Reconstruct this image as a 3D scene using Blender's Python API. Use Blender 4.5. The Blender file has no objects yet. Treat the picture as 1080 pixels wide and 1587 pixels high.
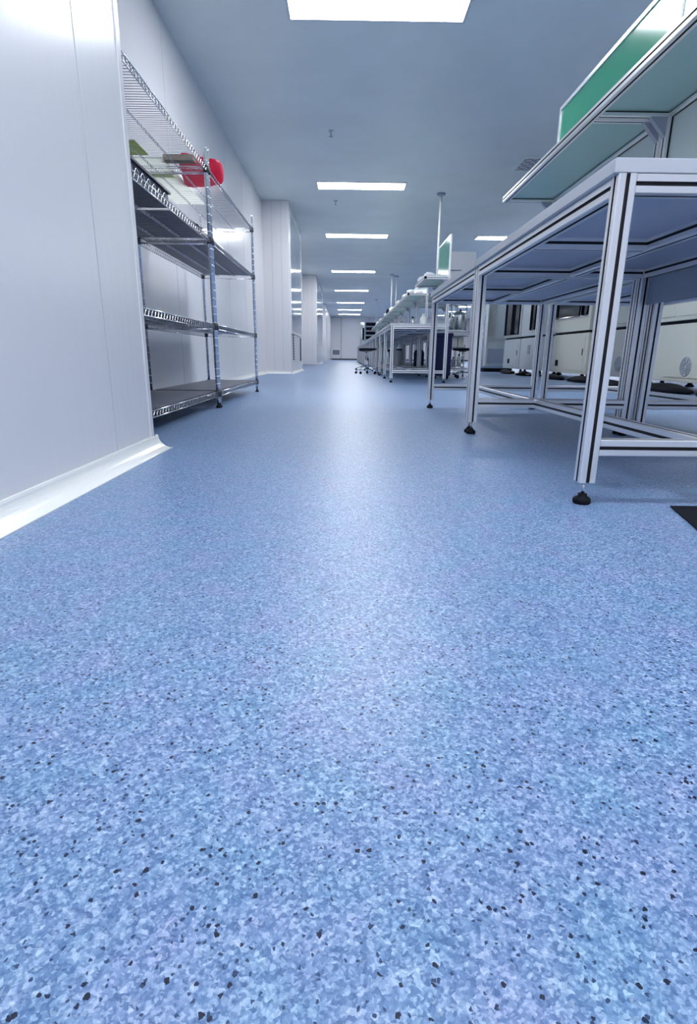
import bpy, bmesh, math, random
from mathutils import Vector, Matrix
random.seed(7)
C = bpy.context.scene
COL = C.collection
PI = math.pi
F_PX, W_PX, H_PX = 850.0, 1080, 1587
CAM_H = 0.365
CZ = 3.02            # ceiling height

# ------------------------------------------------------------------ camera
pitch = math.atan(243.5 / F_PX); yaw = math.radians(0.46); roll = math.radians(0.65)
f = Vector((math.sin(yaw) * math.cos(pitch), math.cos(yaw) * math.cos(pitch), -math.sin(pitch)))
r = f.cross(Vector((0, 0, 1))).normalized(); u = r.cross(f)
r2 = r * math.cos(roll) + u * math.sin(roll); u2 = -r * math.sin(roll) + u * math.cos(roll)
cd = bpy.data.cameras.new('camera')
cd.sensor_fit = 'HORIZONTAL'; cd.sensor_width = 36; cd.lens = 36 * F_PX / W_PX
cd.clip_start = 0.02; cd.clip_end = 200
cam = bpy.data.objects.new('camera', cd)
M = Matrix.Identity(4)
for i in range(3):
    M[i][0] = r2[i]; M[i][1] = u2[i]; M[i][2] = -f[i]
M[2][3] = CAM_H
cam.matrix_world = M
COL.objects.link(cam); C.camera = cam

# ------------------------------------------------------------------ world, exposure
C.view_settings.view_transform = 'Standard'
C.view_settings.look = 'None'
C.view_settings.gamma = 1
C.view_settings.use_curve_mapping = False
C.view_settings.exposure = 0.76
w = bpy.data.worlds.new('world'); C.world = w; w.use_nodes = True
w.node_tree.nodes['Background'].inputs[0].default_value = (0.75, 0.85, 1, 1)
w.node_tree.nodes['Background'].inputs[1].default_value = 0.3
LIGHT_E = 21.5
LIGHT_C = (0.96, 0.975, 1.0)

# ------------------------------------------------------------------ materials
def mat(name, col, rough=0.5, metal=0.0, bump=0.0, bscale=40, coat=0.0, vary=0.0, vscale=6, spec=0.5, stretch=None, emit=None, es=0):
    m = bpy.data.materials.new(name); m.use_nodes = True
    nt = m.node_tree; b = nt.nodes['Principled BSDF']
    b.inputs['Base Color'].default_value = (*col, 1)
    b.inputs['Roughness'].default_value = rough
    b.inputs['Metallic'].default_value = metal
    b.inputs['Coat Weight'].default_value = coat
    b.inputs['Coat Roughness'].default_value = 0.08
    b.inputs['Specular IOR Level'].default_value = spec
    tc = nt.nodes.new('ShaderNodeTexCoord'); mp = nt.nodes.new('ShaderNodeMapping')
    nt.links.new(tc.outputs['Object'], mp.inputs[0])
    if stretch: mp.inputs['Scale'].default_value = stretch
    if vary:
        n = nt.nodes.new('ShaderNodeTexNoise'); n.inputs['Scale'].default_value = vscale; n.inputs['Detail'].default_value = 3
        nt.links.new(mp.outputs[0], n.inputs['Vector'])
        rp = nt.nodes.new('ShaderNodeValToRGB')
        rp.color_ramp.elements[0].position = 0.3; rp.color_ramp.elements[1].position = 0.7
        rp.color_ramp.elements[0].color = (*[c * (1 - vary) for c in col], 1)
        rp.color_ramp.elements[1].color = (*[min(1, c * (1 + vary)) for c in col], 1)
        nt.links.new(n.outputs['Fac'], rp.inputs[0]); nt.links.new(rp.outputs[0], b.inputs['Base Color'])
    if bump:
        n2 = nt.nodes.new('ShaderNodeTexNoise'); n2.inputs['Scale'].default_value = bscale; n2.inputs['Detail'].default_value = 2
        nt.links.new(mp.outputs[0], n2.inputs['Vector'])
        bp = nt.nodes.new('ShaderNodeBump'); bp.inputs['Strength'].default_value = bump; bp.inputs['Distance'].default_value = 0.01
        nt.links.new(n2.outputs['Fac'], bp.inputs['Height']); nt.links.new(bp.outputs[0], b.inputs['Normal'])
    if emit:
        b.inputs['Emission Color'].default_value = (*emit, 1); b.inputs['Emission Strength'].default_value = es
    return m

def floor_mat():
    m = bpy.data.materials.new('speckled_vinyl'); m.use_nodes = True
    nt = m.node_tree; N = nt.nodes; L = nt.links; b = N['Principled BSDF']
    tc = N.new('ShaderNodeTexCoord')
    # wobble so the chips are irregular flakes
    nz = N.new('ShaderNodeTexNoise'); nz.inputs['Scale'].default_value = 330; nz.inputs['Detail'].default_value = 1
    L.new(tc.outputs['Object'], nz.inputs['Vector'])
    sub = N.new('ShaderNodeVectorMath'); sub.operation = 'SUBTRACT'; sub.inputs[1].default_value = (0.5, 0.5, 0.5)
    L.new(nz.outputs['Color'], sub.inputs[0])
    sc = N.new('ShaderNodeVectorMath'); sc.operation = 'SCALE'; sc.inputs['Scale'].default_value = 0.0036
    L.new(sub.outputs[0], sc.inputs[0])
    ad = N.new('ShaderNodeVectorMath'); ad.operation = 'ADD'
    L.new(tc.outputs['Object'], ad.inputs[0]); L.new(sc.outputs[0], ad.inputs[1])
    def vor(scale, off=0.0):
        mp = N.new('ShaderNodeMapping'); mp.inputs['Location'].default_value = (off, off * 1.7, 0.003)
        L.new(ad.outputs[0], mp.inputs[0])
        v = N.new('ShaderNodeTexVoronoi'); v.voronoi_dimensions = '2D'; v.inputs['Scale'].default_value = scale
        L.new(mp.outputs[0], v.inputs['Vector']); return v
    def ramp(src, stops, const=False):
        rp = N.new('ShaderNodeValToRGB'); cr = rp.color_ramp
        if const: cr.interpolation = 'CONSTANT'
        while len(cr.elements) < len(stops): cr.elements.new(0.5)
        for e, (p, c) in zip(cr.elements, stops): e.position = p; e.color = (*c, 1)
        L.new(src, rp.inputs[0]); return rp
    def sep(v):
        s = N.new('ShaderNodeSeparateColor'); L.new(v.outputs['Color'], s.inputs[0]); return s
    def mix(fac, a, c, mode='MIX'):
        x = N.new('ShaderNodeMix'); x.data_type = 'RGBA'; x.blend_type = mode
        if isinstance(fac, float): x.inputs[0].default_value = fac
        else: L.new(fac, x.inputs[0])
        for s, i in ((a, 6), (c, 7)):
            if isinstance(s, tuple): x.inputs[i].default_value = (*s, 1)
            else: L.new(s, x.inputs[i])
        return x.outputs[2]
    v1 = vor(290); s1 = sep(v1)
    base = ramp(s1.outputs[0], [(0, (0.046, 0.108, 0.245)), (0.3, (0.100, 0.190, 0.370)), (0.55, (0.165, 0.268, 0.455)), (0.8, (0.248, 0.360, 0.545)), (1, (0.45, 0.56, 0.71))])
    v2 = vor(560, 3.1); s2 = sep(v2)
    fine = ramp(s2.outputs[0], [(0, (0.048, 0.115, 0.255)), (0.6, (0.165, 0.272, 0.460)), (1, (0.51, 0.61, 0.75))])
    c = mix(0.42, base.outputs[0], fine.outputs[0])
    # broad mottling, blue to lavender
    nb = N.new('ShaderNodeTexNoise'); nb.inputs['Scale'].default_value = 14; nb.inputs['Detail'].default_value = 4
    L.new(tc.outputs['Object'], nb.inputs['Vector'])
    tint = ramp(nb.outputs['Fac'], [(0.35, (0.84, 0.98, 1.0)), (0.65, (1.04, 0.96, 1.03))])
    c = mix(1.0, c, tint.outputs[0], 'MULTIPLY')
    # sparse navy chips, two sizes
    for scale, off, thr, rad, colr in ((170, 7.7, 0.955, 0.26, (0.001, 0.008, 0.04)), (270, 5.3, 0.945, 0.32, (0.015, 0.045, 0.12)), (110, 2.2, 0.965, 0.21, (0.0005, 0.006, 0.03))):
        v = vor(scale, off); s = sep(v)
        g = N.new('ShaderNodeMath'); g.operation = 'GREATER_THAN'; g.inputs[1].default_value = thr; L.new(s.outputs[1], g.inputs[0])
        d = N.new('ShaderNodeMath'); d.operation = 'LESS_THAN'; d.inputs[1].default_value = rad; L.new(v.outputs['Distance'], d.inputs[0])
        mu = N.new('ShaderNodeMath'); mu.operation = 'MULTIPLY'; L.new(g.outputs[0], mu.inputs[0]); L.new(d.outputs[0], mu.inputs[1])
        c = mix(mu.outputs[0], c, colr)
    L.new(c, b.inputs['Base Color'])
    b.inputs['Roughness'].default_value = 0.36
    b.inputs['Specular IOR Level'].default_value = 0.5
    bp = N.new('ShaderNodeBump'); bp.inputs['Strength'].default_value = 0.15; bp.inputs['Distance'].default_value = 0.0005
    L.new(v2.outputs['Distance'], bp.inputs['Height']); L.new(bp.outputs[0], b.inputs['Normal'])
    return m

FLOOR = floor_mat()
WALL = mat('white_coated_panel', (0.74, 0.74, 0.77), 0.24, bump=0.08, bscale=5, stretch=(1, 6, 0.5))
CEIL = mat('ceiling_panel', (0.72, 0.785, 0.80), 0.40, vary=0.04, vscale=1.5)
SEAM = mat('panel_joint_sealant', (0.5, 0.52, 0.56), 0.5)
COVE = mat('cove_plastic', (0.84, 0.85, 0.84), 0.14)
DARKTRIM = mat('dark_skirting', (0.03, 0.035, 0.05), 0.5)
ALU = mat('anodised_aluminium', (0.82, 0.83, 0.86), 0.30, metal=0.6, bump=0.03, bscale=120, stretch=(1, 1, 0.05))
SLOT = mat('black_strip_and_slot_shade', (0.008, 0.009, 0.012), 0.6)  # rubber strip and the shade inside the slots, painted as one black
BLACK = mat('black_rubber', (0.004, 0.005, 0.010), 0.6, spec=0.15)
LAMI = mat('grey_laminate', (0.52, 0.55, 0.60), 0.4)
UNDER = mat('grey_board', (0.47, 0.50, 0.62), 0.42)
GREYB = mat('grey_apron_board', (0.30, 0.35, 0.45), 0.5)
SHELFB = mat('shelf_board', (0.30, 0.48, 0.50), 0.3)
PARTI = mat('pale_partition', (0.58, 0.68, 0.70), 0.3)
GREEN = mat('green_glass_board', (0.02, 0.36, 0.20), 0.12, coat=0.4)
PALEG = mat('pale_glass_board', (0.55, 0.68, 0.70), 0.10, coat=0.4)
CHROME = mat('chrome_wire', (0.80, 0.81, 0.85), 0.18, metal=1.0)
MATG = mat('dark_grey_liner', (0.085, 0.095, 0.135), 0.42, vary=0.15, vscale=9)
MATL = mat('lavender_liner', (0.20, 0.21, 0.31), 0.4)
TRAYN = mat('navy_tray_plastic', (0.02, 0.024, 0.05), 0.38)
RED = mat('red_plastic_film', (0.72, 0.03, 0.09), 0.3, bump=0.4, bscale=18)
WHITE = mat('white_plastic', (0.80, 0.82, 0.83), 0.35)
FOAM = mat('white_film', (0.86, 0.88, 0.9), 0.35, bump=0.5, bscale=22)
OLIVE = mat('olive_cloth', (0.34, 0.38, 0.20), 0.8, bump=0.3)
BROWN = mat('cardboard', (0.42, 0.30, 0.22), 0.8)
BEIGE = mat('beige_machine_paint', (0.68, 0.70, 0.63), 0.4)
BEIGED = mat('grey_machine_paint', (0.40, 0.43, 0.44), 0.4)
BLUEGREY = mat('pale_blue_machine_paint', (0.55, 0.62, 0.68), 0.4)
DGLASS = mat('dark_machine_window', (0.002, 0.004, 0.012), 0.08, spec=0.15)
STEEL = mat('stainless_steel', (0.55, 0.60, 0.63), 0.25, metal=0.9)
TEAL = mat('teal_plastic', (0.03, 0.28, 0.28), 0.35)
NAVY = mat('navy_fabric', (0.008, 0.012, 0.07), 0.8)
PANE = mat('polished_window_glass', (0.46, 0.50, 0.55), 0.04, coat=1.0)
DIFF = mat('lamp_diffuser', (1, 1, 1), 0.5, emit=LIGHT_C, es=LIGHT_E)
LFRAME = mat('lamp_frame', (0.6, 0.63, 0.68), 0.4)
def film(name, col, tr=0.6):
    m = mat(name, col, 0.5, bump=0.3, bscale=18); nt = m.node_tree
    b = nt.nodes['Principled BSDF']; t = nt.nodes.new('ShaderNodeBsdfTranslucent'); t.inputs[0].default_value = (*col, 1)
    x = nt.nodes.new('ShaderNodeMixShader'); x.inputs[0].default_value = tr
    nt.links.new(b.outputs[0], x.inputs[1]); nt.links.new(t.outputs[0], x.inputs[2])
    nt.links.new(x.outputs[0], nt.nodes['Material Output'].inputs[0]); return m
WFILM = film('translucent_white_sheet', (0.95, 0.97, 0.92), 0.92)
RFILM = film('translucent_red_film', (0.85, 0.05, 0.16), 0.6)
OFILM = film('translucent_olive_sheet', (0.50, 0.58, 0.28), 0.7)
CHECK = mat('perforated_plate', (0.42, 0.45, 0.50), 0.5)
_n = CHECK.node_tree; _c = _n.nodes.new('ShaderNodeTexChecker'); _c.inputs['Scale'].default_value = 14
_c.inputs[1].default_value = (0.5, 0.53, 0.58, 1); _c.inputs[2].default_value = (0.26, 0.28, 0.32, 1)
_n.links.new(_n.nodes['Texture Coordinate'].outputs['Object'], _c.inputs[0]); _n.links.new(_c.outputs[0], _n.nodes['Principled BSDF'].inputs['Base Color'])
SCRAP = mat('pale_yellow_scrap', (0.65, 0.68, 0.45), 0.7)

# ------------------------------------------------------------------ mesh builder
class MB:
    def __init__(s): s.v = []; s.f = []; s.mi = []; s.sm = []
    def face(s, idx, mi=0, smooth=False): s.f.append(idx); s.mi.append(mi); s.sm.append(smooth)
    def box(s, x0, x1, y0, y1, z0, z1, mi=0, ch=0.0, T=None):
        if ch <= 0:
            p = [(x, y, z) for z in (z0, z1) for y in (y0, y1) for x in (x0, x1)]
            fs = [(0, 2, 3, 1), (4, 5, 7, 6), (0, 1, 5, 4), (2, 6, 7, 3), (0, 4, 6, 2), (1, 3, 7, 5)]
        else:                      # chamfered box from a small bmesh
            bm = bmesh.new(); bmesh.ops.create_cube(bm, size=1)
            for v in bm.verts:
                v.co = ((x0 + x1) / 2 + v.co.x * (x1 - x0), (y0 + y1) / 2 + v.co.y * (y1 - y0), (z0 + z1) / 2 + v.co.z * (z1 - z0))
            bmesh.ops.bevel(bm, geom=bm.edges[:], offset=ch, segments=2, profile=0.7, affect='EDGES')
            bm.verts.index_update()
            p = [tuple(v.co) for v in bm.verts]; fs = [tuple(v.index for v in fa.verts) for fa in bm.faces]; bm.free()
        if T: p = [tuple(T @ Vector(q)) for q in p]
        n = len(s.v); s.v += p
        for q in fs: s.face(tuple(n + i for i in q), mi)
        return s
    def tube(s, pts, rad, seg=8, mi=0, caps=True, closed=False):
        pts = [Vector(p) for p in pts]; n0 = len(s.v); N = len(pts)
        up = None
        for i, p in enumerate(pts):
            a = pts[i - 1] if (i > 0 or closed) else p
            c = pts[(i + 1) % N] if (i < N - 1 or closed) else p
            d = (c - a).normalized()
            if up is None:
                up = Vector((0, 0, 1)) if abs(d.z) < 0.9 else Vector((1, 0, 0))
            sx = d.cross(up).normalized(); up = sx.cross(d).normalized()
            rr = rad[i] if isinstance(rad, (list, tuple)) else rad
            for k in range(seg):
                t = 2 * PI * k / seg
                s.v.append(tuple(p + sx * math.cos(t) * rr + up * math.sin(t) * rr))
        for i in range(N if closed else N - 1):
            for k in range(seg):
                a = n0 + i * seg + k; b_ = n0 + i * seg + (k + 1) % seg
                j = (i + 1) % N
                s.face((a, b_, n0 + j * seg + (k + 1) % seg, n0 + j * seg + k), mi, True)
        if caps and not closed:
            s.face(tuple(n0 + k for k in range(seg))[::-1], mi); s.face(tuple(n0 + (N - 1) * seg + k for k in range(seg)), mi)
        return s
    def lathe(s, prof, cx=0, cy=0, cz=0, seg=16, mi=0, axis='z'):
        n0 = len(s.v)
        for rr, z in prof:
            for k in range(seg):
                t = 2 * PI * k / seg
                if axis == 'z': s.v.append((cx + rr * math.cos(t), cy + rr * math.sin(t), cz + z))
                elif axis == 'x': s.v.append((cx + z, cy + rr * math.cos(t), cz + rr * math.sin(t)))
                else: s.v.append((cx + rr * math.sin(t), cy + z, cz + rr * math.cos(t)))
        for i in range(len(prof) - 1):
            for k in range(seg):
                a = n0 + i * seg + k; b_ = n0 + i * seg + (k + 1) % seg
                s.face((a, b_, b_ + seg, a + seg), mi, True)
        s.face(tuple(n0 + k for k in range(seg))[::-1], mi)
        s.face(tuple(n0 + (len(prof) - 1) * seg + k for k in range(seg)), mi)
        return s
    def extr(s, poly, axis, a0, a1, edge_mi=None, mi=0, off=(0, 0, 0)):
        """extrude a 2-D outline along an axis; edge_mi gives a material per outline edge"""
        n0 = len(s.v); n = len(poly)
        for a in (a0, a1):
            for (p, q) in poly:
                c = {'x': (a, p, q), 'y': (p, a, q), 'z': (p, q, a)}[axis]
                s.v.append((c[0] + off[0], c[1] + off[1], c[2] + off[2]))
        for i in range(n):
            j = (i + 1) % n
            s.face((n0 + i, n0 + j, n0 + n + j, n0 + n + i), edge_mi[i] if edge_mi else mi)
        s.face(tuple(n0 + i for i in range(n))[::-1], mi); s.face(tuple(n0 + n + i for i in range(n)), mi)
        return s
    def mesh(s, name, mats):
        me = bpy.data.meshes.new(name); me.from_pydata(s.v, [], s.f)
        if not isinstance(mats, (list, tuple)): mats = [mats]
        for m in mats: me.materials.append(m)
        me.polygons.foreach_set('material_index', s.mi); me.polygons.foreach_set('use_smooth', s.sm)
        bm = bmesh.new(); bm.from_mesh(me); bmesh.ops.recalc_face_normals(bm, faces=bm.faces[:]); bm.to_mesh(me); bm.free()
        me.update(); return me
    def build(s, name, mats, parent=None, loc=None):
        o = bpy.data.objects.new(name, s.mesh(name, mats)); COL.objects.link(o)
        if parent: o.parent = parent
        if loc: o.location = loc
        return o

def thing(name, label, cat, loc=(0, 0, 0), rz=0, group=None):
    o = bpy.data.objects.new(name, None); COL.objects.link(o); o.empty_display_size = 0.1
    o.location = loc; o.rotation_euler = (0, 0, rz)
    return tag(o, label, cat, group)
def tag(o, label, cat, group=None):
    o['label'] = label; o['category'] = cat
    if group: o['group'] = group
    return o
def struct(o): o['kind'] = 'structure'; return o
def dup(root, loc, rz=0, label=None, group=None, skip=()):
    def cp(o, parent):
        c = o.copy(); COL.objects.link(c); c.parent = parent
        for ch in o.children:
            if not any(ch.name.startswith(k) for k in skip): cp(ch, c)
        return c
    c = cp(root, None); c.location = loc; c.rotation_euler = (0, 0, rz)
    if label: c['label'] = label
    if group: c['group'] = group
    return c

# ------------------------------------------------------------------ the room
XW, XR, XB = -0.75, -1.54, -1.05        # near wall, recess wall, projecting bays
Y0, Y1 = -4.0, 42.8
XE = 9.2
struct(MB().box(XR - .5, XE + .2, Y0 - .2, Y1 + .3, -0.06, 0).build('floor', FLOOR))
struct(MB().box(XR - .5, XE + .2, Y0 - .2, Y1 + .3, CZ, CZ + .08).build('ceiling', CEIL))
# near left wall with one rounded outer corner, two panel joints
wm = MB(); R_ = 0.012
pts = [(XW - .9, Y0), (XW, Y0), (XW, 2.165 - R_)] + [(XW - R_ + R_ * math.cos(t), 2.165 - R_ + R_ * math.sin(t)) for t in (PI / 6, PI / 3)] + [(XW - R_, 2.165), (XW - .9, 2.165)]
wm.extr(pts, 'z', 0, CZ)
wl = struct(wm.build('wall_left', WALL))
for y in (-1.4, -0.2, 0.62, 1.80):
    MB().box(XW - .001, XW + .0012, y - .0015, y + .0015, 0.05, CZ).build('panel_joint', SEAM, wl)
MB().box(XW - .001, XW + .004, 2.118, 2.150, 0.05, CZ, ch=.0015).build('corner_trim', WALL, wl)
# cove skirting along that wall (quarter-round with lip), its end left open past the corner
def cove_profile(x0, s=1, h=.052, w_=.058):
    p = [(x0, 0), (x0 + s * w_, 0), (x0 + s * w_, .0025)]
    for k in range(11):
        t = PI / 2 * k / 10
        p.append((x0 + s * (w_ - (w_ - .008) * math.sin(t)), .003 + (h - .009) * (1 - math.cos(t))))
    return p + [(x0 + s * .006, h), (x0, h)]
cv = MB().extr(cove_profile(XW + .001), 'y', Y0 + .05, 2.172)
bl = struct(cv.build('baseboard_left', COVE))
MB().extr(cove_profile(XW + .0015, h=.0545, w_=.061), 'y', 2.168, 2.180).build('end_cap', COVE, bl)
# recess wall, bays and far pieces
wr = struct(MB().box(XR - .3, XR, 2.1, Y1, 0, CZ).build('wall_recess', WALL))
for y in (3.0, 4.2, 5.4, 6.6, 7.8, 9.0, 10.1):
    MB().box(XR - .001, XR + .0015, y - .003, y + .003, 0.05, CZ).build('panel_joint', SEAM, wr)
struct(MB().extr(cove_profile(XR + .001), 'y', 2.2, 10.98).build('baseboard_recess', COVE))
def bay(name, ya, yb, xf, n):
    b = struct(MB().box(XR - .1, xf, ya, yb, 0, CZ, ch=.02).build(name, WALL))
    for x in (XR + .17, XR + .34):
        MB().box(x - .003, x + .003, ya - .0015, ya + .001, .05, CZ - .002).build('panel_joint', SEAM, b)
    return b
bay('wall_bay_near', 11.0, 13.7, XB, 1); bay('wall_bay_middle', 20.6, 26.2, XB, 2); bay('wall_bay_far', 32.0, Y1, XB - .06, 3)
def cove_front(y, x0, x1, name):
    p = [(y - (a - 0), b) for a, b in cove_profile(0)]
    struct(MB().extr(p, 'x', x0, x1).build(name, COVE))
cove_front(10.998, XR, XB + .03, 'baseboard_bay')
struct(MB().extr(cove_profile(XB + .001), 'y', 10.95, 13.72).build('baseboard_bay_side', COVE))
struct(MB().extr(cove_profile(XB + .001), 'y', 20.6, 26.2).build('baseboard_bay_middle', COVE))
def window(n, ya, yb, x, z0, z1):
    m = MB(); t = .045
    for a in ((ya, yb, z0, z0 + t), (ya, yb, z1 - t, z1), (ya, ya + t, z0 + t, z1 - t), (yb - t, yb, z0 + t, z1 - t)):
        m.box(x, x + .012, a[0], a[1], a[2], a[3], ch=.003)
    o = struct(m.build('window_%d' % n, WALL))
    MB().box(x + .001, x + .005, ya + t, yb - t, z0 + t, z1 - t).build('window_pane', PANE, o)
window(1, 11.08, 13.66, XB, .75, 2.86)
window(2, 20.8, 26.1, XB, .75, 2.86)
g = tag(MB().box(0, .012, 0, .16, 0, .50, ch=.003).build('wall_grille', DARKTRIM, loc=(XB, 11.42, .25)), 'dark slotted vertical grille low on the near white wall bay', 'vent')
sl = MB()
for k in range(9): sl.box(.012, .017, .012, .148, .03 + k * .052, .055 + k * .052)
sl.build('louvre', SEAM, g)
tag(MB().box(0, .02, 0, .06, 0, .50, ch=.004).build('door_handle', DARKTRIM, loc=(XB, 13.2, .22)), 'slim dark vertical bar handle at the far corner of the white wall bay', 'handle')
# far wall, right wall, wall behind the camera
wf = struct(MB().box(XR - .3, XE + .2, Y1, Y1 + .2, 0, CZ).build('wall_far', WALL))
struct(MB().box(XB, XE, Y1 - .02, Y1, 0, .09).build('baseboard_far', DARKTRIM))
MB().box(-.40, -.30, Y1 - .008, Y1, .09, CZ).build('panel_joint', SEAM, wf)
MB().box(1.7, 1.76, Y1 - .008, Y1, .09, CZ).build('panel_joint', SEAM, wf)
ht = thing('wall_vent', 'small dark square vent low on the far white wall', 'vent', (-.72, Y1 - .001, .30))
MB().box(-.33, .33, -.03, 0, 0, .48, ch=.01).build('vent_frame', WHITE, ht)
vl = MB().box(-.27, .27, -.034, -.028, .06, .42)
vl.build('vent_core', GREYB, ht)
vs = MB()
for k in range(6): vs.box(-.27, .27, -.04, -.033, .08 + k * .055, .10 + k * .055)
vs.build('louvre', DARKTRIM, ht)
struct(MB().box(XE, XE + .2, Y0, Y1 + .2, 0, CZ).build('wall_right', WALL))
struct(MB().box(XR - .5, XE + .2, Y0 - .2, Y0, 0, CZ).build('wall_back', WALL))

# ------------------------------------------------------------------ ceiling lights
def light_fixture(wx, wy, loc, label):
    t = thing('ceiling_light', label, 'ceiling light', loc, 0, 'ceiling light panels')
    m = MB(); e = .022
    for a in ((-wx / 2 - e, wx / 2 + e, -wy / 2 - e, -wy / 2), (-wx / 2 - e, wx / 2 + e, wy / 2, wy / 2 + e), (-wx / 2 - e, -wx / 2, -wy / 2, wy / 2), (wx / 2, wx / 2 + e, -wy / 2, wy / 2)):
        m.box(a[0], a[1], a[2], a[3], -.014, -.001)
    m.build('light_frame', LFRAME, t)
    MB().box(-wx / 2, wx / 2, -wy / 2, wy / 2, -.010, -.002).build('diffuser', DIFF, t)
    return t
LX = .23
ords = ['nearest over the aisle, cut off by the top of the photo', 'second from the camera over the aisle', 'third from the camera over the aisle',
        'fourth from the camera over the aisle', 'fifth from the camera over the aisle', 'sixth from the camera along the aisle',
        'last but one before the far wall', 'farthest one, beside the far wall']
for y, od in zip((5.22, 10.05, 13.95, 19.6, 25.2, 30.9, 35.6, 39.5), ords):
    light_fixture(1.41, .36 if y > 5.3 else .44, (LX, y, CZ), 'bright ceiling light panel, ' + od)
for y in (.7, -2.6):  # extra panels added out of view to light the near aisle
    light_fixture(1.41, .36, (LX, y, CZ), 'added unseen light panel brightening the aisle from behind the camera')
light_fixture(.68, .34, (3.36, 14.0, CZ), 'short bright ceiling light right of the aisle, above the workbench corner')
for x, y in ((3.36, 4.2), (3.36, -.6), (6.8, -.6), (6.8, 5.2), (6.8, 11.0), (6.8, 16), (6.8, 20.5), (6.8, 24.5), (6.8, 28.5), (6.8, 32.5), (6.8, 36), (6.8, 39.5), (8.3, 18), (8.3, 26), (8.3, 34)):  # extra unseen panels, added to raise the brightness of the room
    light_fixture(1.2, .40, (x, y, CZ), 'added unseen light panel brightening the right-hand side of the room')

# sprinklers, power poles, diffuser
def sprinkler(x, y, lab):
    t = thing('ceiling_sprinkler', lab, 'sprinkler', (x, y, CZ), 0, 'sprinklers over the aisle')
    MB().lathe([(.001, -.012), (.035, -.010), (.04, 0)]).build('escutcheon', STEEL, t)
    m = MB().lathe([(.004, -.062), (.009, -.058), (.008, -.012)], seg=10).lathe([(.001, -.068), (.024, -.066), (.024, -.062), (.001, -.060)], seg=12)
    m.build('sprinkler_head', GREYB, t)
sprinkler(-.206, 7.8, 'small dark sprinkler head on the ceiling nearest the camera')
sprinkler(-.206, 11.0, 'small sprinkler head on the ceiling just beyond the second light')
def pole(x, y, z0, lab):
    t = thing('power_pole', lab, 'pole', (x, y, CZ), 0, 'white service poles from ceiling to benches')
    MB().lathe([(.06, -.03), (.075, -.02), (.075, 0)], seg=14).build('ceiling_rose', GREYB, t)
    MB().tube([(0, 0, z0 - CZ), (0, 0, -.02)], .021, 10).build('pole_tube', WHITE, t)
pole(1.60, 10.45, 1.44, 'tall white pole rising to the ceiling behind the green board')
pole(1.56, 20.2, 1.44, 'thin white pole further along the bench row, left of its twin')
pole(1.75, 20.6, 1.44, 'thin white pole further along the bench row, right of its twin')
pole(1.50, 29.0, 1.44, 'faint white pole at the far end of the bench row')
vt = thing('ceiling_diffuser', 'faint perforated square air diffuser in the ceiling right of the aisle', 'air diffuser', (2.72, 8.9, CZ))
MB().box(-.3, .3, -.3, .3, -.012, 0, ch=.004).build('diffuser_frame', CEIL, vt)
MB().box(-.25, .25, -.25, .25, -.0145, -.011).build('perforated_plate', CHECK, vt)

# ------------------------------------------------------------------ aluminium profile
def slot_profile(a):
    """square extrusion outline with a T-slot mouth on each side: points and a material per edge"""
    h = a / 2; s = a * .11; d = a * .12; c = a * .05
    pts = []; mi = []
    for k in range(4):
        t = PI / 2 * k; co, si = math.cos(t), math.sin(t)
        loc = [(-h + c, -h), (-s, -h), (-s, -h + d), (s, -h + d), (s, -h), (h - c, -h)]
        ms = [0, 1, 1, 1, 0, 0]
        for (x, y), q in zip(loc, ms): pts.append((x * co - y * si, x * si + y * co)); mi.append(q)
    return pts, mi
def prof(m, axis, a0, a1, p, q, a=.04):
    pts, mi = slot_profile(a)
    m.extr([(x + p, y + q) for x, y in pts], axis, a0, a1, edge_mi=mi)
    return m
AM = [ALU, SLOT]
P = .04; H_ = .02
TOPZ, BEAMZ = .785, .735       # table surface; beam centre
def add_leg(t, x, y):
    l = prof(MB(), 'z', .058, .755, x, y).build('leg', AM, t)
    m = MB().lathe([(.020, 0), (.0225, .003), (.0225, .011), (.019, .017), (.012, .020), (.011, .027)], x, y, 0, 14, 0)
    m.lathe([(.005, .024), (.005, .058)], x, y, 0, 8, 1)
    m.build('levelling_foot', [BLACK, STEEL], l)
def make_desk(L=1.355, Wd=.785, apron=False, lab='', loc=(0, 0, 0), group=None, rz=0):
    t = thing('workbench', lab, 'workbench', loc, rz, group)
    top = MB(); top.box(-.012, Wd + .012, .0, L, .756, TOPZ, ch=.002)
    top.build('tabletop', LAMI, t)
    MB().box(.03, Wd - .03, .03, L - .03, .750, .7555).build('underboard', UNDER, t)
    for x in (H_, Wd - H_):
        for y in (H_, L - H_): add_leg(t, x, y)
        prof(MB(), 'y', P, L - P, x, BEAMZ).build('side_rail', AM, t)
    prof(MB(), 'y', P, L - P, Wd * .55, BEAMZ).build('middle_rail', AM, t)
    for y in (H_, L - H_):
        prof(MB(), 'x', P, Wd - P, y, BEAMZ).build('end_rail', AM, t)
        prof(MB(), 'x', P, Wd - P, y, .148).build('lower_rail', AM, t)
    prof(MB(), 'y', P, L - P, Wd * .42, .148).build('stretcher', AM, t)
    prof(MB(), 'x', P, Wd * .55 - H_, L * .5, BEAMZ).build('cross_rail', AM, t)
    if apron: MB().box(Wd - .010, Wd - .002, -.0 + .045, L - .045, .60, .714).build('apron_board', GREYB, t)
    return t
DX = .597
d0 = make_desk(lab='silver aluminium-framed workbench nearest the camera at the right edge', loc=(DX, 1.357, 0), group='near block of aluminium workbenches', apron=True)
dd = make_desk(lab='silver aluminium-framed workbench joined behind the nearest one, its near leg on the aisle', loc=(DX, 2.722, 0), group='near block of aluminium workbenches')
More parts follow.
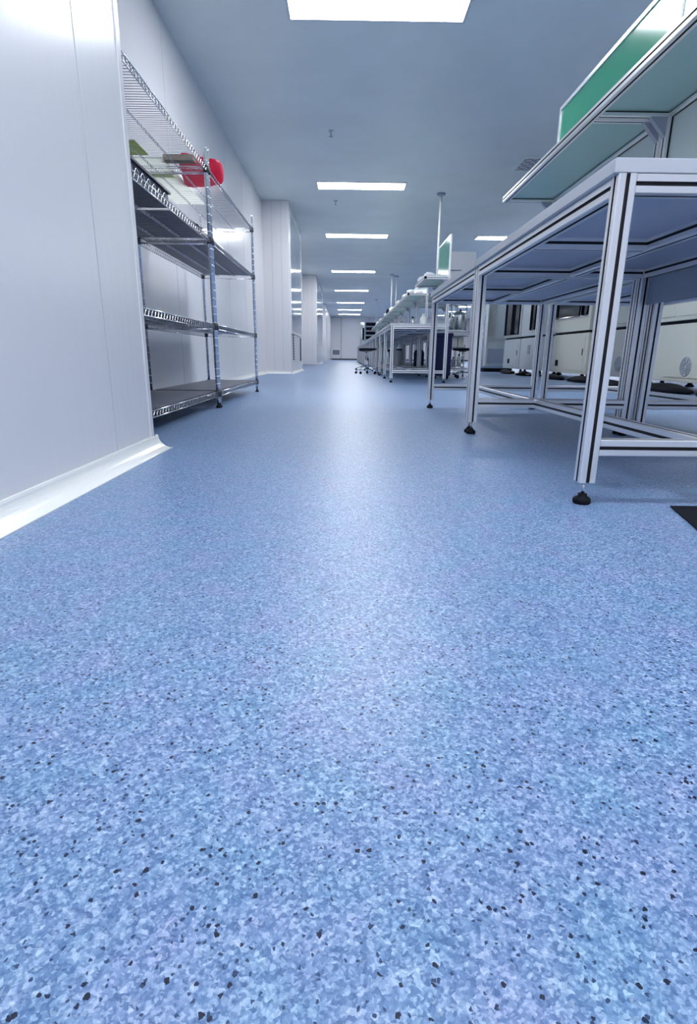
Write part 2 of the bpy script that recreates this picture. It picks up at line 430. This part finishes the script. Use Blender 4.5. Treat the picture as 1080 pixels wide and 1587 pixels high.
# the row standing back to back with it
Wd = .785
dup(dd, (DX + Wd + .012 + .012 + Wd + .01, 1.357 + 1.355, 0), PI, 'aluminium workbench backing onto the nearest one, seen only beneath its top')
dup(dd, (DX + Wd + .012 + .012 + Wd + .01, 2.722 + 1.355, 0), PI, 'aluminium workbench backing onto the second one, its foot near the beige machine')
G2 = 7.9; LP = 1.366
names = ['aluminium workbench at the near end of the distant row', 'second aluminium workbench of the distant row, behind its end bench', 'third aluminium workbench of the distant row, beside the stool']
for k in range(17):
    lab = names[k] if k < 3 else 'aluminium workbench among the closely overlapping ones receding to the far wall'
    dup(dd, (DX + .02, G2 + k * LP, 0), 0, lab, 'distant row of aluminium workbenches', skip=() if k < 12 else ('cross_rail', 'middle_rail'))
for k in range(14):
    lab = 'pale-topped workbench with equipment on it, seen behind the distant row' if k == 0 else 'workbench in the back row of the distant block, mostly hidden by the front row'
    dup(dd, (DX + .02 + 2 * Wd + .034, 10.1 + k * LP + 1.355, 0), PI, lab, 'back row of the distant workbenches', skip=() if k < 6 else ('cross_rail', 'middle_rail'))

# ------------------------------------------------------------------ overhead shelves
SZ = 1.372      # shelf centre height
def make_shelf(L, lab, loc, panel=GREEN, x0=0.0, x1=.36, parti=True, group=None, ph=.515, post=True):
    t = thing('overhead_shelf', lab, 'overhead shelf', loc, 0, group)
    a = .036
    prof(MB(), 'y', 0, L, x0 + a / 2, SZ, a).build('front_rail', AM, t)
    prof(MB(), 'y', 0, L, x1 - a / 2, SZ, a).build('back_rail', AM, t)
    for y in (a / 2 + .004, L - a / 2 - .004):
        prof(MB(), 'x', x0 + a, x1 - a, y, SZ, a).build('end_rail', AM, t)
    MB().box(x0 + .03, x1 - .03, .03, L - .03, SZ + .002, SZ + .012).build('shelf_board', SHELFB, t)
    MB().box(x0 + .001, x0 + .035, -.001, .005, SZ - .017, SZ + .017).build('end_cap', BLACK, t)
    if post:
        for y in (a / 2 + .01, L - a / 2 - .01):
            prof(MB(), 'z', TOPZ + .001, SZ - a / 2, x1 - a / 2 - .002, y, a).build('support_post', AM, t)
            # gusset bracket under the shelf
            MB().extr([(x1 - a - .075, SZ - a / 2), (x1 - a - .002, SZ - a / 2), (x1 - a - .002, SZ - a / 2 - .075)], 'y', y - .012, y + .012).build('bracket', GREYB, t)
    if parti: MB().box(x1 - .016, x1 - .008, .05, L - .05, TOPZ + .004, SZ - .02).build('back_partition', PARTI, t)
    if panel:
        xp = x1 - a / 2 - .008
        z0 = SZ + a / 2; z1 = z0 + ph
        fr = MB(); b = .022
        fr.box(xp - .011, xp + .011, 0, b, z0, z1, ch=.002).box(xp - .011, xp + .011, L - b, L, z0, z1, ch=.002)
        fr.box(xp - .011, xp + .011, b, L - b, z1 - b, z1, ch=.002).box(xp - .011, xp + .011, b, L - b, z0, z0 + .012, ch=.002)
        fo = fr.build('board_frame', ALU, t)
        MB().box(xp - .004, xp + .004, b, L - b, z0 + .012, z1 - b).build('upright_board', panel, t)
    return t
SX = 1.040
make_shelf(1.375, 'overhead shelf with green upright board at the top right corner, nearest the camera', (SX, 1.365, 0), group='shelves above the near benches')
make_shelf(1.355, 'overhead shelf with green upright board, its far end pointing down the aisle', (SX, 2.742, 0), group='shelves above the near benches')
make_shelf(1.0, 'short overhead shelf with framed green board at the near end of the distant bench row', (SX, 7.91, 0), group='shelves above the distant benches', parti=False)
s2 = make_shelf(1.33, 'overhead shelf with low pale board just behind the framed green board', (SX, 9.98, 0), panel=PALEG, ph=.26, parti=False, group='shelves above the distant benches')
for k in range(1, 10):
    dup(s2, (SX, 9.98 + k * 1.36, 0), 0, 'overhead shelf with low pale board, further along the distant bench row')
s3 = make_shelf(1.33, 'deep overhead shelf above the back row of distant benches, carrying a white box', (1.42, 9.98, 0), panel=None, x0=0, x1=.76, parti=False, group='shelves above the back benches')
dup(s3, (1.42, 11.36, 0), 0, 'deep overhead shelf above the back row, behind the one with the white box')

# ------------------------------------------------------------------ wire racks
def make_rack(lab, loc, L=1.715, D=.50):
    t = thing('wire_rack', lab, 'wire rack', loc, 0, 'chrome wire racks along the left recess')
    for x in (-.0127, -D + .0127):
        for y in (.014, L - .014):
            m = MB().lathe([(.0127, .035), (.0127, 1.575), (.0135, 1.577), (.0135, 1.585), (.003, 1.589)], x, y, 0, 14)
            z = .06
            while z < 1.56:        # grooves round the post
                m.lathe([(.0128, z), (.0133, z + .002), (.0133, z + .004), (.0128, z + .006)], x, y, 0, 12); z += .05
            p = m.build('post', CHROME, t)
            MB().lathe([(.016, 0), (.018, .004), (.018, .012), (.010, .016), (.006, .036)], x, y, 0, 12).build('foot', BLACK, p)
            m = MB()
            for sz in (.11, .55, 1.075, 1.48): m.lathe([(.0125, -.030), (.0185, -.026), (.0175, .010), (.0125, .012)], x, y, sz - .005, 12)
            m.build('collar', DARKTRIM, p)
    for sz in (.11, .55, 1.075, 1.48):
        m = MB()
        n = int(L / .0254)
        for k in range(1, n):
            y = k * L / n
            m.tube([(-.008, y, sz), (-D + .008, y, sz)], .0016, 5, caps=False)
        deck = m.build('wire_deck', CHROME, t)
        m = MB()
        def truss(p0, p1, zt, hgt, r_=.0028, step=.022):
            p0 = Vector(p0); p1 = Vector(p1); Ln = (p1 - p0).length; k = max(2, int(Ln / step)); k += k % 2
            m.tube([p0 + Vector((0, 0, zt)), p1 + Vector((0, 0, zt))], r_, 6)
            m.tube([p0 + Vector((0, 0, zt - hgt)), p1 + Vector((0, 0, zt - hgt))], r_, 6)
            m.tube([p0 + (p1 - p0) * i / k + Vector((0, 0, zt - (hgt if i % 2 else 0))) for i in range(k + 1)], .0018, 5)
        truss((-.006, .03, 0), (-.006, L - .03, 0), sz, .030); truss((-D + .006, .03, 0), (-D + .006, L - .03, 0), sz, .030)
        truss((-.03, .008, 0), (-D + .03, .008, 0), sz, .030); truss((-.03, L - .008, 0), (-D + .03, L - .008, 0), sz, .030)
        m.build('edge_truss', CHROME, t)
        m = MB()
        for x in (-D * .36, -D * .68):
            truss((x, .01, 0), (x, L - .01, 0), sz - .005, .012, .0013, .03)
        m.build('under_rib', CHROME, t)
    return t
RX = -.868
ra = make_rack('chrome wire rack nearest the camera, half hidden by the white wall corner', (RX, 2.172, 0))
rb = dup(ra, (RX, 3.902, 0), 0, 'chrome wire rack further along, both aisle posts in full view')
def liner(y0, y1, z, m_, lab, gr=None, x0=RX - .47, x1=RX - .03, th=.004):
    o = MB().box(0, x1 - x0, 0, y1 - y0, 0, th).build('shelf_liner', m_, loc=(x0, y0, z + .0025))
    return tag(o, lab, 'shelf liner', gr)
LG = 'sheets lining the wire rack shelves'
liner(3.19, 3.87, 1.075, MATG, 'dark grey liner on the second shelf from the top of the near wire rack', LG)
liner(3.96, 5.58, 1.075, MATG, 'dark grey liner on the second shelf from the top of the farther wire rack', LG)
liner(2.21, 3.87, .55, MATL, 'grey-lavender liner on the third shelf of the near wire rack', LG)
liner(3.96, 5.58, .55, MATL, 'grey-lavender liner on the third shelf of the farther wire rack', LG)
liner(2.21, 3.87, .11, MATG, 'dark grey liner on the bottom shelf of the near wire rack', LG)
liner(3.96, 5.58, .11, MATG, 'dark grey liner on the bottom shelf of the farther wire rack', LG)
# contents of the racks
tr = thing('plastic_tray', 'long navy plastic tray on the second shelf of the near wire rack', 'tray', (-1.06, 2.24, 1.083))
m = MB(); a, b, h = .14, .92, .075
m.box(-a, a, 0, b, 0, .006)
m.box(-a, -a + .008, 0, b, .006, h).box(a - .008, a, 0, b, .006, h).box(-a + .008, a - .008, 0, .008, .006, h).box(-a + .008, a - .008, b - .008, b, .006, h)
m.build('tray_body', TRAYN, tr)
m = MB(); m.box(-a - .012, a + .012, -.012, 0.0, h - .01, h).box(-a - .012, a + .012, b, b + .012, h - .01, h).box(-a - .012, -a, 0, b, h - .01, h).box(a, a + .012, 0, b, h - .01, h)
m.build('tray_rim', TRAYN, tr)
MB().tube([(a + .004, .06 + i * (b - .12) / 60, h * .5 + .014 * math.sin(i * 1.1)) for i in range(61)], .003, 6).build('rope_trim', CHROME, tr)
def blob(name, lab, cat, loc, sx, sy, sz, mt, seed, group=None, rz=0, amp=.22, sub=3, sq=1.0):
    bm = bmesh.new(); bmesh.ops.create_icosphere(bm, subdivisions=sub, radius=1)
    rr = random.Random(seed); k = [Vector((rr.uniform(-1, 1), rr.uniform(-1, 1), rr.uniform(-1, 1))) * 4 for _ in range(5)]
    for v in bm.verts:
        d = sum(math.sin(v.co.dot(q) + i) for i, q in enumerate(k)) / 5
        c0 = Vector([math.copysign(abs(q) ** sq, q) for q in v.co])
        p = c0 * (1 + amp * d); z = max(p.z, -.55)
        v.co = (p.x * sx, p.y * sy, (z + .55) / 1.5 * sz)
    zmin = min(v.co.z for v in bm.verts)
    for v in bm.verts: v.co.z -= zmin
    me = bpy.data.meshes.new(name); bm.to_mesh(me); bm.free()
    me.polygons.foreach_set('use_smooth', [True] * len(me.polygons)); me.materials.append(mt)
    o = bpy.data.objects.new(name, me); COL.objects.link(o); o.location = loc; o.rotation_euler.z = rz
    return tag(o, lab, cat, group)
ZT = 1.4825
blob('plastic_bag', 'crumpled red plastic bag on the top shelf of the farther wire rack', 'bag', (-.955, 4.12, ZT), .125, .20, .105, RFILM, 3, rz=.12, amp=.35, sub=4, sq=.55)
tag(MB().box(-.12, .10, -.60, .44, 0, .006).build('foam_sheet', WFILM, loc=(-1.21, 4.34, ZT)), 'white sheet lying on the top shelf left of the red bag', 'sheet')
tag(MB().box(-.08, .08, -.12, .11, 0, .004).build('paper_sheet', OFILM, loc=(-1.25, 3.58, ZT)), 'olive green sheet on the top shelf beside the wall corner', 'sheet')
tag(MB().box(-.09, .06, -.055, .055, 0, .03, ch=.003).build('folded_cloth', OFILM, loc=(-1.20, 4.06, ZT + .0065)), 'folded olive cloth lying on the white sheet', 'cloth')
o = tag(MB().box(-.09, .09, -.04, .035, 0, .03, ch=.002).build('cardboard_box', BROWN, loc=(-1.02, 3.80, ZT)), 'small brown cardboard box in front of the red bag', 'box')
m = MB(); m.tube([(.10 * math.cos(t) * (1 + .05 * k), .16 * math.sin(t), .008 + .004 * k + .002 * (k % 2)) for k in range(3) for t in [i * PI / 8 for i in range(16)]], .006, 6)
tag(m.build('coiled_cable', BLACK, loc=(-1.0, 3.62, 1.083)), 'black coiled cable at the far end of the near rack shelf, behind the post', 'cable')

# ------------------------------------------------------------------ machines on the right
def machine(lab, loc, L, body, sections, D=.95, H1=.74, H2=1.85, wz=.26, fan=None, plug=None, slots=None, hatch=None):
    """long cabinet machine; loc is its near aisle-side floor corner, it runs along +y; sections = [(y0, y1, kind)]"""
    t = thing('test_machine', lab, 'machine', loc, 0, 'beige machines beyond the benches')
    MB().box(0, D, 0, L, .11, H1, ch=.012).build('lower_cabinet', body, t)
    MB().box(.02, D - .02, .02, L - .02, H1, H1 + .035).build('seam_gap', BLACK, t)
    MB().box(-.015, D, -.005, L + .005, H1 + .035, H2, ch=.012).build('upper_housing', body, t)
    for x in (.10, D - .10):
        for y in (.12, L - .12):
            MB().lathe([(.05, 0), (.055, .015), (.03, .04), (.02, .11)], x, y, 0, 12).build('machine_foot', BLACK, t)
    m = MB()
    for (y0, y1, kind) in sections:
        if kind == 'window':
            fw = MB().box(-.027, -.014, y0 - .02, y1 + .02, H1 + wz - .03, H2 - .15, ch=.006).build('window_frame', WHITE, t)
            MB().box(-.031, -.026, y0, y1, H1 + wz, H2 - .18, ch=.03).build('dark_pane', DGLASS, fw)
        elif kind == 'door':
            dr = MB().box(-.024, -.014, y0, y1, H1 + .08, H2 - .1, ch=.004).build('panel_door', body, t)
            MB().box(-.034, -.024, y0 + .03, y0 + .045, H1 + .3, H1 + .45, ch=.003).build('door_pull', BLACK, dr)
        elif kind == 'low':
            dr = MB().box(-.010, .001, y0, y1, .16, H1 - .06, ch=.003).build('service_door', body, t)
            MB().box(-.018, -.010, y0 + .04, y0 + .06, .40, .50, ch=.002).build('door_pull', BLACK, dr)
    if fan is not None:
        fz = .28
        m = MB()
        for rr in (.025, .05, .075, .1):
            m.tube([(-.013, fan + rr * math.cos(i * PI / 12), fz + rr * math.sin(i * PI / 12)) for i in range(24)], .005, 5, closed=True)
        for k in range(8):
            m.tube([(-.013, fan + .02 * math.cos(k * PI / 4), fz + .02 * math.sin(k * PI / 4)), (-.013, fan + .1 * math.cos(k * PI / 4 + .4), fz + .1 * math.sin(k * PI / 4 + .4))], .004, 5)
        m.build('fan_guard', GREYB, t)
    if plug: MB().box(-.016, .002, plug - .05, plug + .05, .22, .32, ch=.003).build('power_inlet', BLACK, t)
    if slots: MB().box(-.012, .001, slots - .07, slots + .07, .42, .60, ch=.003).build('control_panel', GREYB, t)
    return t
MXX = 3.75
machine('beige machine at the right edge with a round fan grille', (MXX, 4.9, 0), 2.05, BEIGE, [(.15, 1.60, 'door'), (1.66, 1.98, 'door'), (.8, 1.75, 'low')], fan=1.32)
machine('grey machine with fan grille, partly behind the nearest bench leg', (MXX + .03, 7.42, 0), 1.28, BEIGED, [(.1, .6, 'door'), (.85, 1.24, 'window')], fan=.42)
machine('beige machine with wide black window, between the bench legs', (MXX, 8.86, 0), 1.50, BEIGE, [(.36, 1.36, 'window'), (.06, .28, 'window'), (.1, .7, 'low')], plug=1.22)
machine('pale machine with two dark windows and a control panel, left of the back bench legs', (MXX, 10.85, 0), 1.42, BLUEGREY, [(.10, .32, 'window'), (.50, .78, 'window')], slots=.85, plug=None, wz=.14)
machine('farthest pale blue machine with tall black windows', (MXX, 12.33, 0), 1.2, BLUEGREY, [(.06, .5, 'window'), (.60, 1.12, 'window'), (.1, .6, 'low')], plug=.75, wz=.09)
# dark clutter under them
for i, (x, y) in enumerate(((3.62, 5.35), (3.64, 6.3), (3.6, 7.66), (3.62, 8.62), (3.6, 9.72), (3.6, 11.4), (3.62, 12.7))):
    blob('cable_bundle', ['dark cable bundle on the floor before the rightmost beige machine', 'dark cable bundle under the rightmost beige machine', 'dark cable bundle before the grey fan machine',
         'dark cable bundle between the grey and wide-window machines', 'dark cable bundle before the wide black-window machine', 'dark cable bundle before the control panel machine', 'dark cable bundle before the farthest pale blue machine'][i],
         'cable', (x, y, 0), .13, .40, .085, BLACK, 20 + i, 'dark cable bundles on the floor by the machines', amp=.5)

# steel glass-fronted cabinet behind
t = thing('steel_cabinet', 'tall silver cabinet with clear bands left of the dark-windowed machines', 'cabinet', (3.35, 13.9, 0))
MB().box(0, .8, 0, .8, .08, 1.75, ch=.06).build('cabinet_body', STEEL, t)
m = MB()
for k in range(6): m.box(-.012, .02, .1, .7, .78 + k * .15, .85 + k * .15, ch=.004)
m.build('front_band', WHITE, t)
MB().box(.05, .75, .05, .75, 0, .08).build('plinth', BLACK, t)
m = MB().box(.1, .5, -.014, .02, .2, .55, ch=.004); m.build('lower_door', GREYB, t)

# equipment on the back bench
ZB = TOPZ + .001
def tank(x, y, r_, h, lab, lid=True):
    t = thing('steel_pot', lab, 'pot', (x, y, ZB), 0, 'steel vessels on the back bench')
    MB().lathe([(r_ * .9, 0), (r_, .02), (r_, h * .8), (r_ * .97, h * .84)], seg=20).build('vessel', STEEL, t)
    MB().lathe([(r_ * 1.04, h * .84), (r_ * 1.05, h * .87), (r_ * .7, h * .95), (r_ * .1, h)], seg=20).build('lid', STEEL, t)
    MB().lathe([(.012, h), (.02, h + .02), (.012, h + .035)], seg=10).build('knob', BLACK, t)
tank(1.86, 10.35, .09, .28, 'squat steel pot at the left of the back bench')
tank(2.06, 10.5, .11, .36, 'steel pot with lid, in the middle of the back bench')
tank(2.12, 10.95, .10, .26, 'low steel pot behind the others on the back bench')
t = thing('clamp_stand', 'chrome stand with two uprights among the steel pots', 'stand', (1.98, 10.2, ZB))
MB().box(-.16, .16, -.03, .03, 0, .02, ch=.004).build('stand_base', STEEL, t)
MB().tube([(-.13, 0, .02), (-.13, 0, .5)], .014, 10).build('upright', CHROME, t)
MB().tube([(.13, 0, .02), (.13, 0, .5)], .014, 10).build('upright', CHROME, t)
MB().tube([(-.14, 0, .44), (.14, 0, .44)], .010, 8).build('crossbar', CHROME, t)
# trolley under shelf: boxes and teal bottle beneath the back bench
t = thing('shelf_trolley', 'low metal trolley with two decks under the back bench', 'trolley', (1.72, 10.25, 0))
for z in (.18, .50): MB().box(0, .42, 0, .42, z, z + .02, ch=.004).build('deck', GREYB, t)
for x in (.01, .41):
    for y in (.01, .41):
        l = MB().tube([(x, y, .06), (x, y, .56)], .010, 8).build('post', STEEL, t)
        MB().lathe([(.02, -.01), (.028, -.006), (.028, .006), (.02, .01)], x, y, .028, 12, axis='x').build('caster', BLACK, l)
def bottle(x, y, z, r_, h, mt, lab, gr, cap=BLACK):
    t = thing('bottle', lab, 'bottle', (x, y, z), 0, gr)
    MB().lathe([(r_ * .95, 0), (r_, .008), (r_, h * .65), (r_ * .45, h * .8), (r_ * .4, h * .88)], seg=14).build('bottle_body', mt, t)
    MB().lathe([(r_ * .48, h * .88), (r_ * .48, h), (r_ * .3, h)], seg=12).build('cap', cap, t)
bottle(1.80, 10.36, .521, .045, .19, TEAL, 'teal bottle on the trolley under the back bench', 'things on the trolley')
tag(MB().box(0, .11, 0, .12, 0, .16, ch=.006).build('storage_box', WHITE, loc=(1.90, 10.32, .521)), 'white box beside the teal bottle on the trolley', 'box')
tag(MB().box(0, .10, 0, .12, 0, .17, ch=.006).build('storage_box', BEIGE, loc=(2.02, 10.32, .521)), 'beige box at the right end of the trolley', 'box')
for i, (x, h) in enumerate(((1.76, .17), (1.86, .21), (1.96, .15), (2.06, .2))):
    bottle(x, 10.36, .201, .035, h, (BEIGED, STEEL, GREYB, STEEL)[i], ['dull grey bottle leftmost on the lower trolley deck', 'tall steel flask second on the lower trolley deck', 'short dark flask third on the lower trolley deck', 'steel flask rightmost on the lower trolley deck'][i], 'flasks on the lower trolley deck')

# white box on the deep shelf
t = thing('filter_box', 'large white two-tier box on the shelf behind the framed green board', 'box', (1.68, 10.05, SZ + .0195))
MB().box(0, .49, 0, .6, 0, .36, ch=.012).build('lower_tier', WHITE, t)
MB().box(-.01, .50, -.01, .61, .375, .66, ch=.012).build('upper_tier', WHITE, t)
MB().box(.02, .47, .02, .58, .36, .375).build('seam', GREYB, t)
# white wrapped bundles on the distant shelves
bun = ((1.13, 8.03, .08, .08, .06), (1.28, 8.22, .07, .09, .07), (1.13, 8.6, .10, .15, .08), (1.11, 10.15, .07, .12, .07), (1.27, 10.2, .07, .12, .06), (1.15, 10.9, .1, .2, .08), (1.15, 12.4, .12, .2, .09), (1.16, 14.2, .12, .25, .1), (1.18, 16.4, .12, .25, .12), (1.16, 18.4, .12, .25, .10), (1.2, 21, .12, .3, .14))
bl_ = ['white wrapped bundle at the near corner of the shelf below the framed green board', 'white wrapped bundle leaning at the foot of the framed green board', 'white wrapped bundle further back below the framed green board',
       'white bundle on the near corner of the low-board shelf', 'white bundle against the low pale board', 'white bundle behind the corner pair on the low-board shelf'] + ['small white bundle on the shelves receding along the distant row'] * 5
for i, (x, y, a, b, c) in enumerate(bun):
    blob('wrapped_bundle', bl_[i], 'bundle', (x, y, SZ + .0185), a, b, c, FOAM, 40 + i, 'white bundles on the distant shelves', sub=2)
blob('dark_bundle', 'small dark bundle among the white ones on the distant shelves', 'bundle', (1.12, 15.3, SZ + .0185), .07, .07, .16, BLACK, 60, sub=2)
# small things on the distant benches
bottle(1.12, 8.4, ZB, .05, .16, WHITE, 'small white jar on the end bench of the distant row', 'jars on the distant benches', cap=BEIGE)
bottle(1.00, 8.7, ZB, .03, .14, STEEL, 'slim steel flask beside the white jar', 'jars on the distant benches')
bottle(.94, 9.8, ZB, .03, .13, WHITE, 'slim white jar on the second bench of the distant row', 'jars on the distant benches')
t = thing('instrument_cabinet', 'silver rounded instrument on the far end of the distant benches', 'instrument', (.66, 27.0, ZB))
MB().box(0, .75, 0, .9, .02, 1.05, ch=.12).build('housing', STEEL, t)
MB().box(.12, .62, -.012, .02, .25, .8, ch=.01).build('glass_door', DGLASS, t)
MB().tube([(.08, -.03, .3), (.08, -.03, .75)], .018, 8).build('door_handle', WHITE, t)
t = thing('instrument_rack', 'dark slim instrument tower beside the silver one on the distant benches', 'instrument', (.80, 24.6, ZB))
MB().box(0, .5, 0, .5, .0, .95, ch=.01).build('tower_frame', GREYB, t)
m = MB()
for k in range(5): m.box(.05, .45, -.015, .01, .06 + k * .18, .18 + k * .18, ch=.005)
m.build('front_drawer', DGLASS, t)
# bins and canisters standing behind the end bench
t = thing('tall_canister', 'tall navy canister with white top beneath the distant benches', 'canister', (1.54, 11.98, 0))
MB().lathe([(.10, 0), (.11, .02), (.11, .42), (.08, .48)], seg=18).build('canister_body', NAVY, t)
MB().lathe([(.075, .48), (.085, .50), (.08, .68), (.05, .71)], seg=18).build('canister_top', WHITE, t)
for i, (x, y, h, mt) in enumerate(((1.08, 12.75, .55, WHITE), (1.15, 12.25, .5, BEIGED), (1.27, 12.95, .62, WHITE), (1.10, 14.2, .5, STEEL), (1.22, 15.2, .55, GREYB))):
    t = thing('storage_drum', ['white drum leftmost in the clutter beneath the distant benches', 'grey drum in front of the clutter beneath the distant benches', 'tall white drum right of the grey one beneath the distant benches', 'steel drum behind the white ones beneath the distant benches', 'dark grey drum at the back beneath the distant benches'][i], 'drum', (x, y, 0), 0, 'drums beneath the distant benches')
    MB().lathe([(.075, 0), (.08, .01), (.08, h * .3), (.084, h * .31), (.08, h * .33), (.08, h * .9), (.06, h * .94)], seg=16).build('drum_body', mt, t)
    MB().lathe([(.06, h * .94), (.066, h * .95), (.06, h)], seg=16).build('drum_lid', BLACK if i % 2 else WHITE, t)

# ------------------------------------------------------------------ stools and chairs
def star_base(t, n=5, r_=.24, mt=CHROME):
    for k in range(n):
        a = 2 * PI * k / n + .3; ca, sa = math.cos(a), math.sin(a)
        arm = MB().tube([(0.02 * ca, .02 * sa, .11), (r_ * .5 * ca, r_ * .5 * sa, .105), (r_ * .9 * ca, r_ * .9 * sa, .075), (r_ * ca, r_ * sa, .055)], [.018, .016, .013, .010], 8).build('base_arm', mt, t)
        MB().lathe([(.018, -.012), (.026, -.008), (.026, .008), (.018, .012)], r_ * ca, r_ * sa, .0265, 12, axis='y').build('caster', BLACK, arm)
def stool(lab, loc, rz):
    t = thing('lab_stool', lab, 'stool', loc, rz, 'round stools beside the distant benches')
    star_base(t)
    MB().tube([(0, 0, .08), (0, 0, .30)], .024, 12).tube([(0, 0, .30), (0, 0, .455)], .014, 10).build('column', CHROME, t)
    MB().lathe([(.05, .448), (.14, .455), (.178, .468), (.182, .482), (.172, .494), (.10, .498), (.01, .499)], seg=24).build('seat', BLACK, t)
    MB().lathe([(.02, .435), (.07, .440), (.06, .45)], seg=14).build('seat_plate', STEEL, t)
    return t
stool('black-seated stool with chrome star base standing beside the distant benches', (.44, 11.35, 0), 0)
stool('second black stool tucked behind the first beside the distant benches', (.50, 14.05, 0), .5)
stool('black stool on chrome base just right of the navy bin', (1.99, 9.72, 0), .2)
t = thing('storage_bin', 'navy lidded bin standing behind the end bench of the distant row', 'bin', (1.42, 9.25, 0))
MB().box(0, .30, 0, .34, .05, .66, ch=.03).build('bin_body', NAVY, t)
MB().box(-.012, .312, -.012, .352, .66, .72, ch=.02).build('bin_lid', NAVY, t)
for x in (.05, .25):
    for y in (.05, .29): MB().lathe([(.016, -.012), (.024, -.008), (.024, .008), (.016, .012)], x, y, .025, 12, axis='y').build('caster', BLACK, t)

# ------------------------------------------------------------------ floor details
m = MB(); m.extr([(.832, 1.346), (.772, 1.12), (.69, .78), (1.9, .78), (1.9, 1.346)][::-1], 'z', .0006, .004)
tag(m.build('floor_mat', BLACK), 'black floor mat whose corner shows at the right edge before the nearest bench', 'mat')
for i, (x, y, s_) in enumerate(((.640, .872, .010), (.566, .722, .006), (.600, .712, .012))):
    blob('paper_scrap', ['tiny pale scrap on the blue floor, farthest of three at the right', 'tiniest pale scrap on the blue floor, middle of three at the right', 'pale scrap on the blue floor at the right edge, nearest of three'][i], 'scrap', (x, y, 0.0003), s_, s_ * .4, .004, SCRAP, 80 + i, 'pale scraps on the floor', rz=-.5, sub=2)
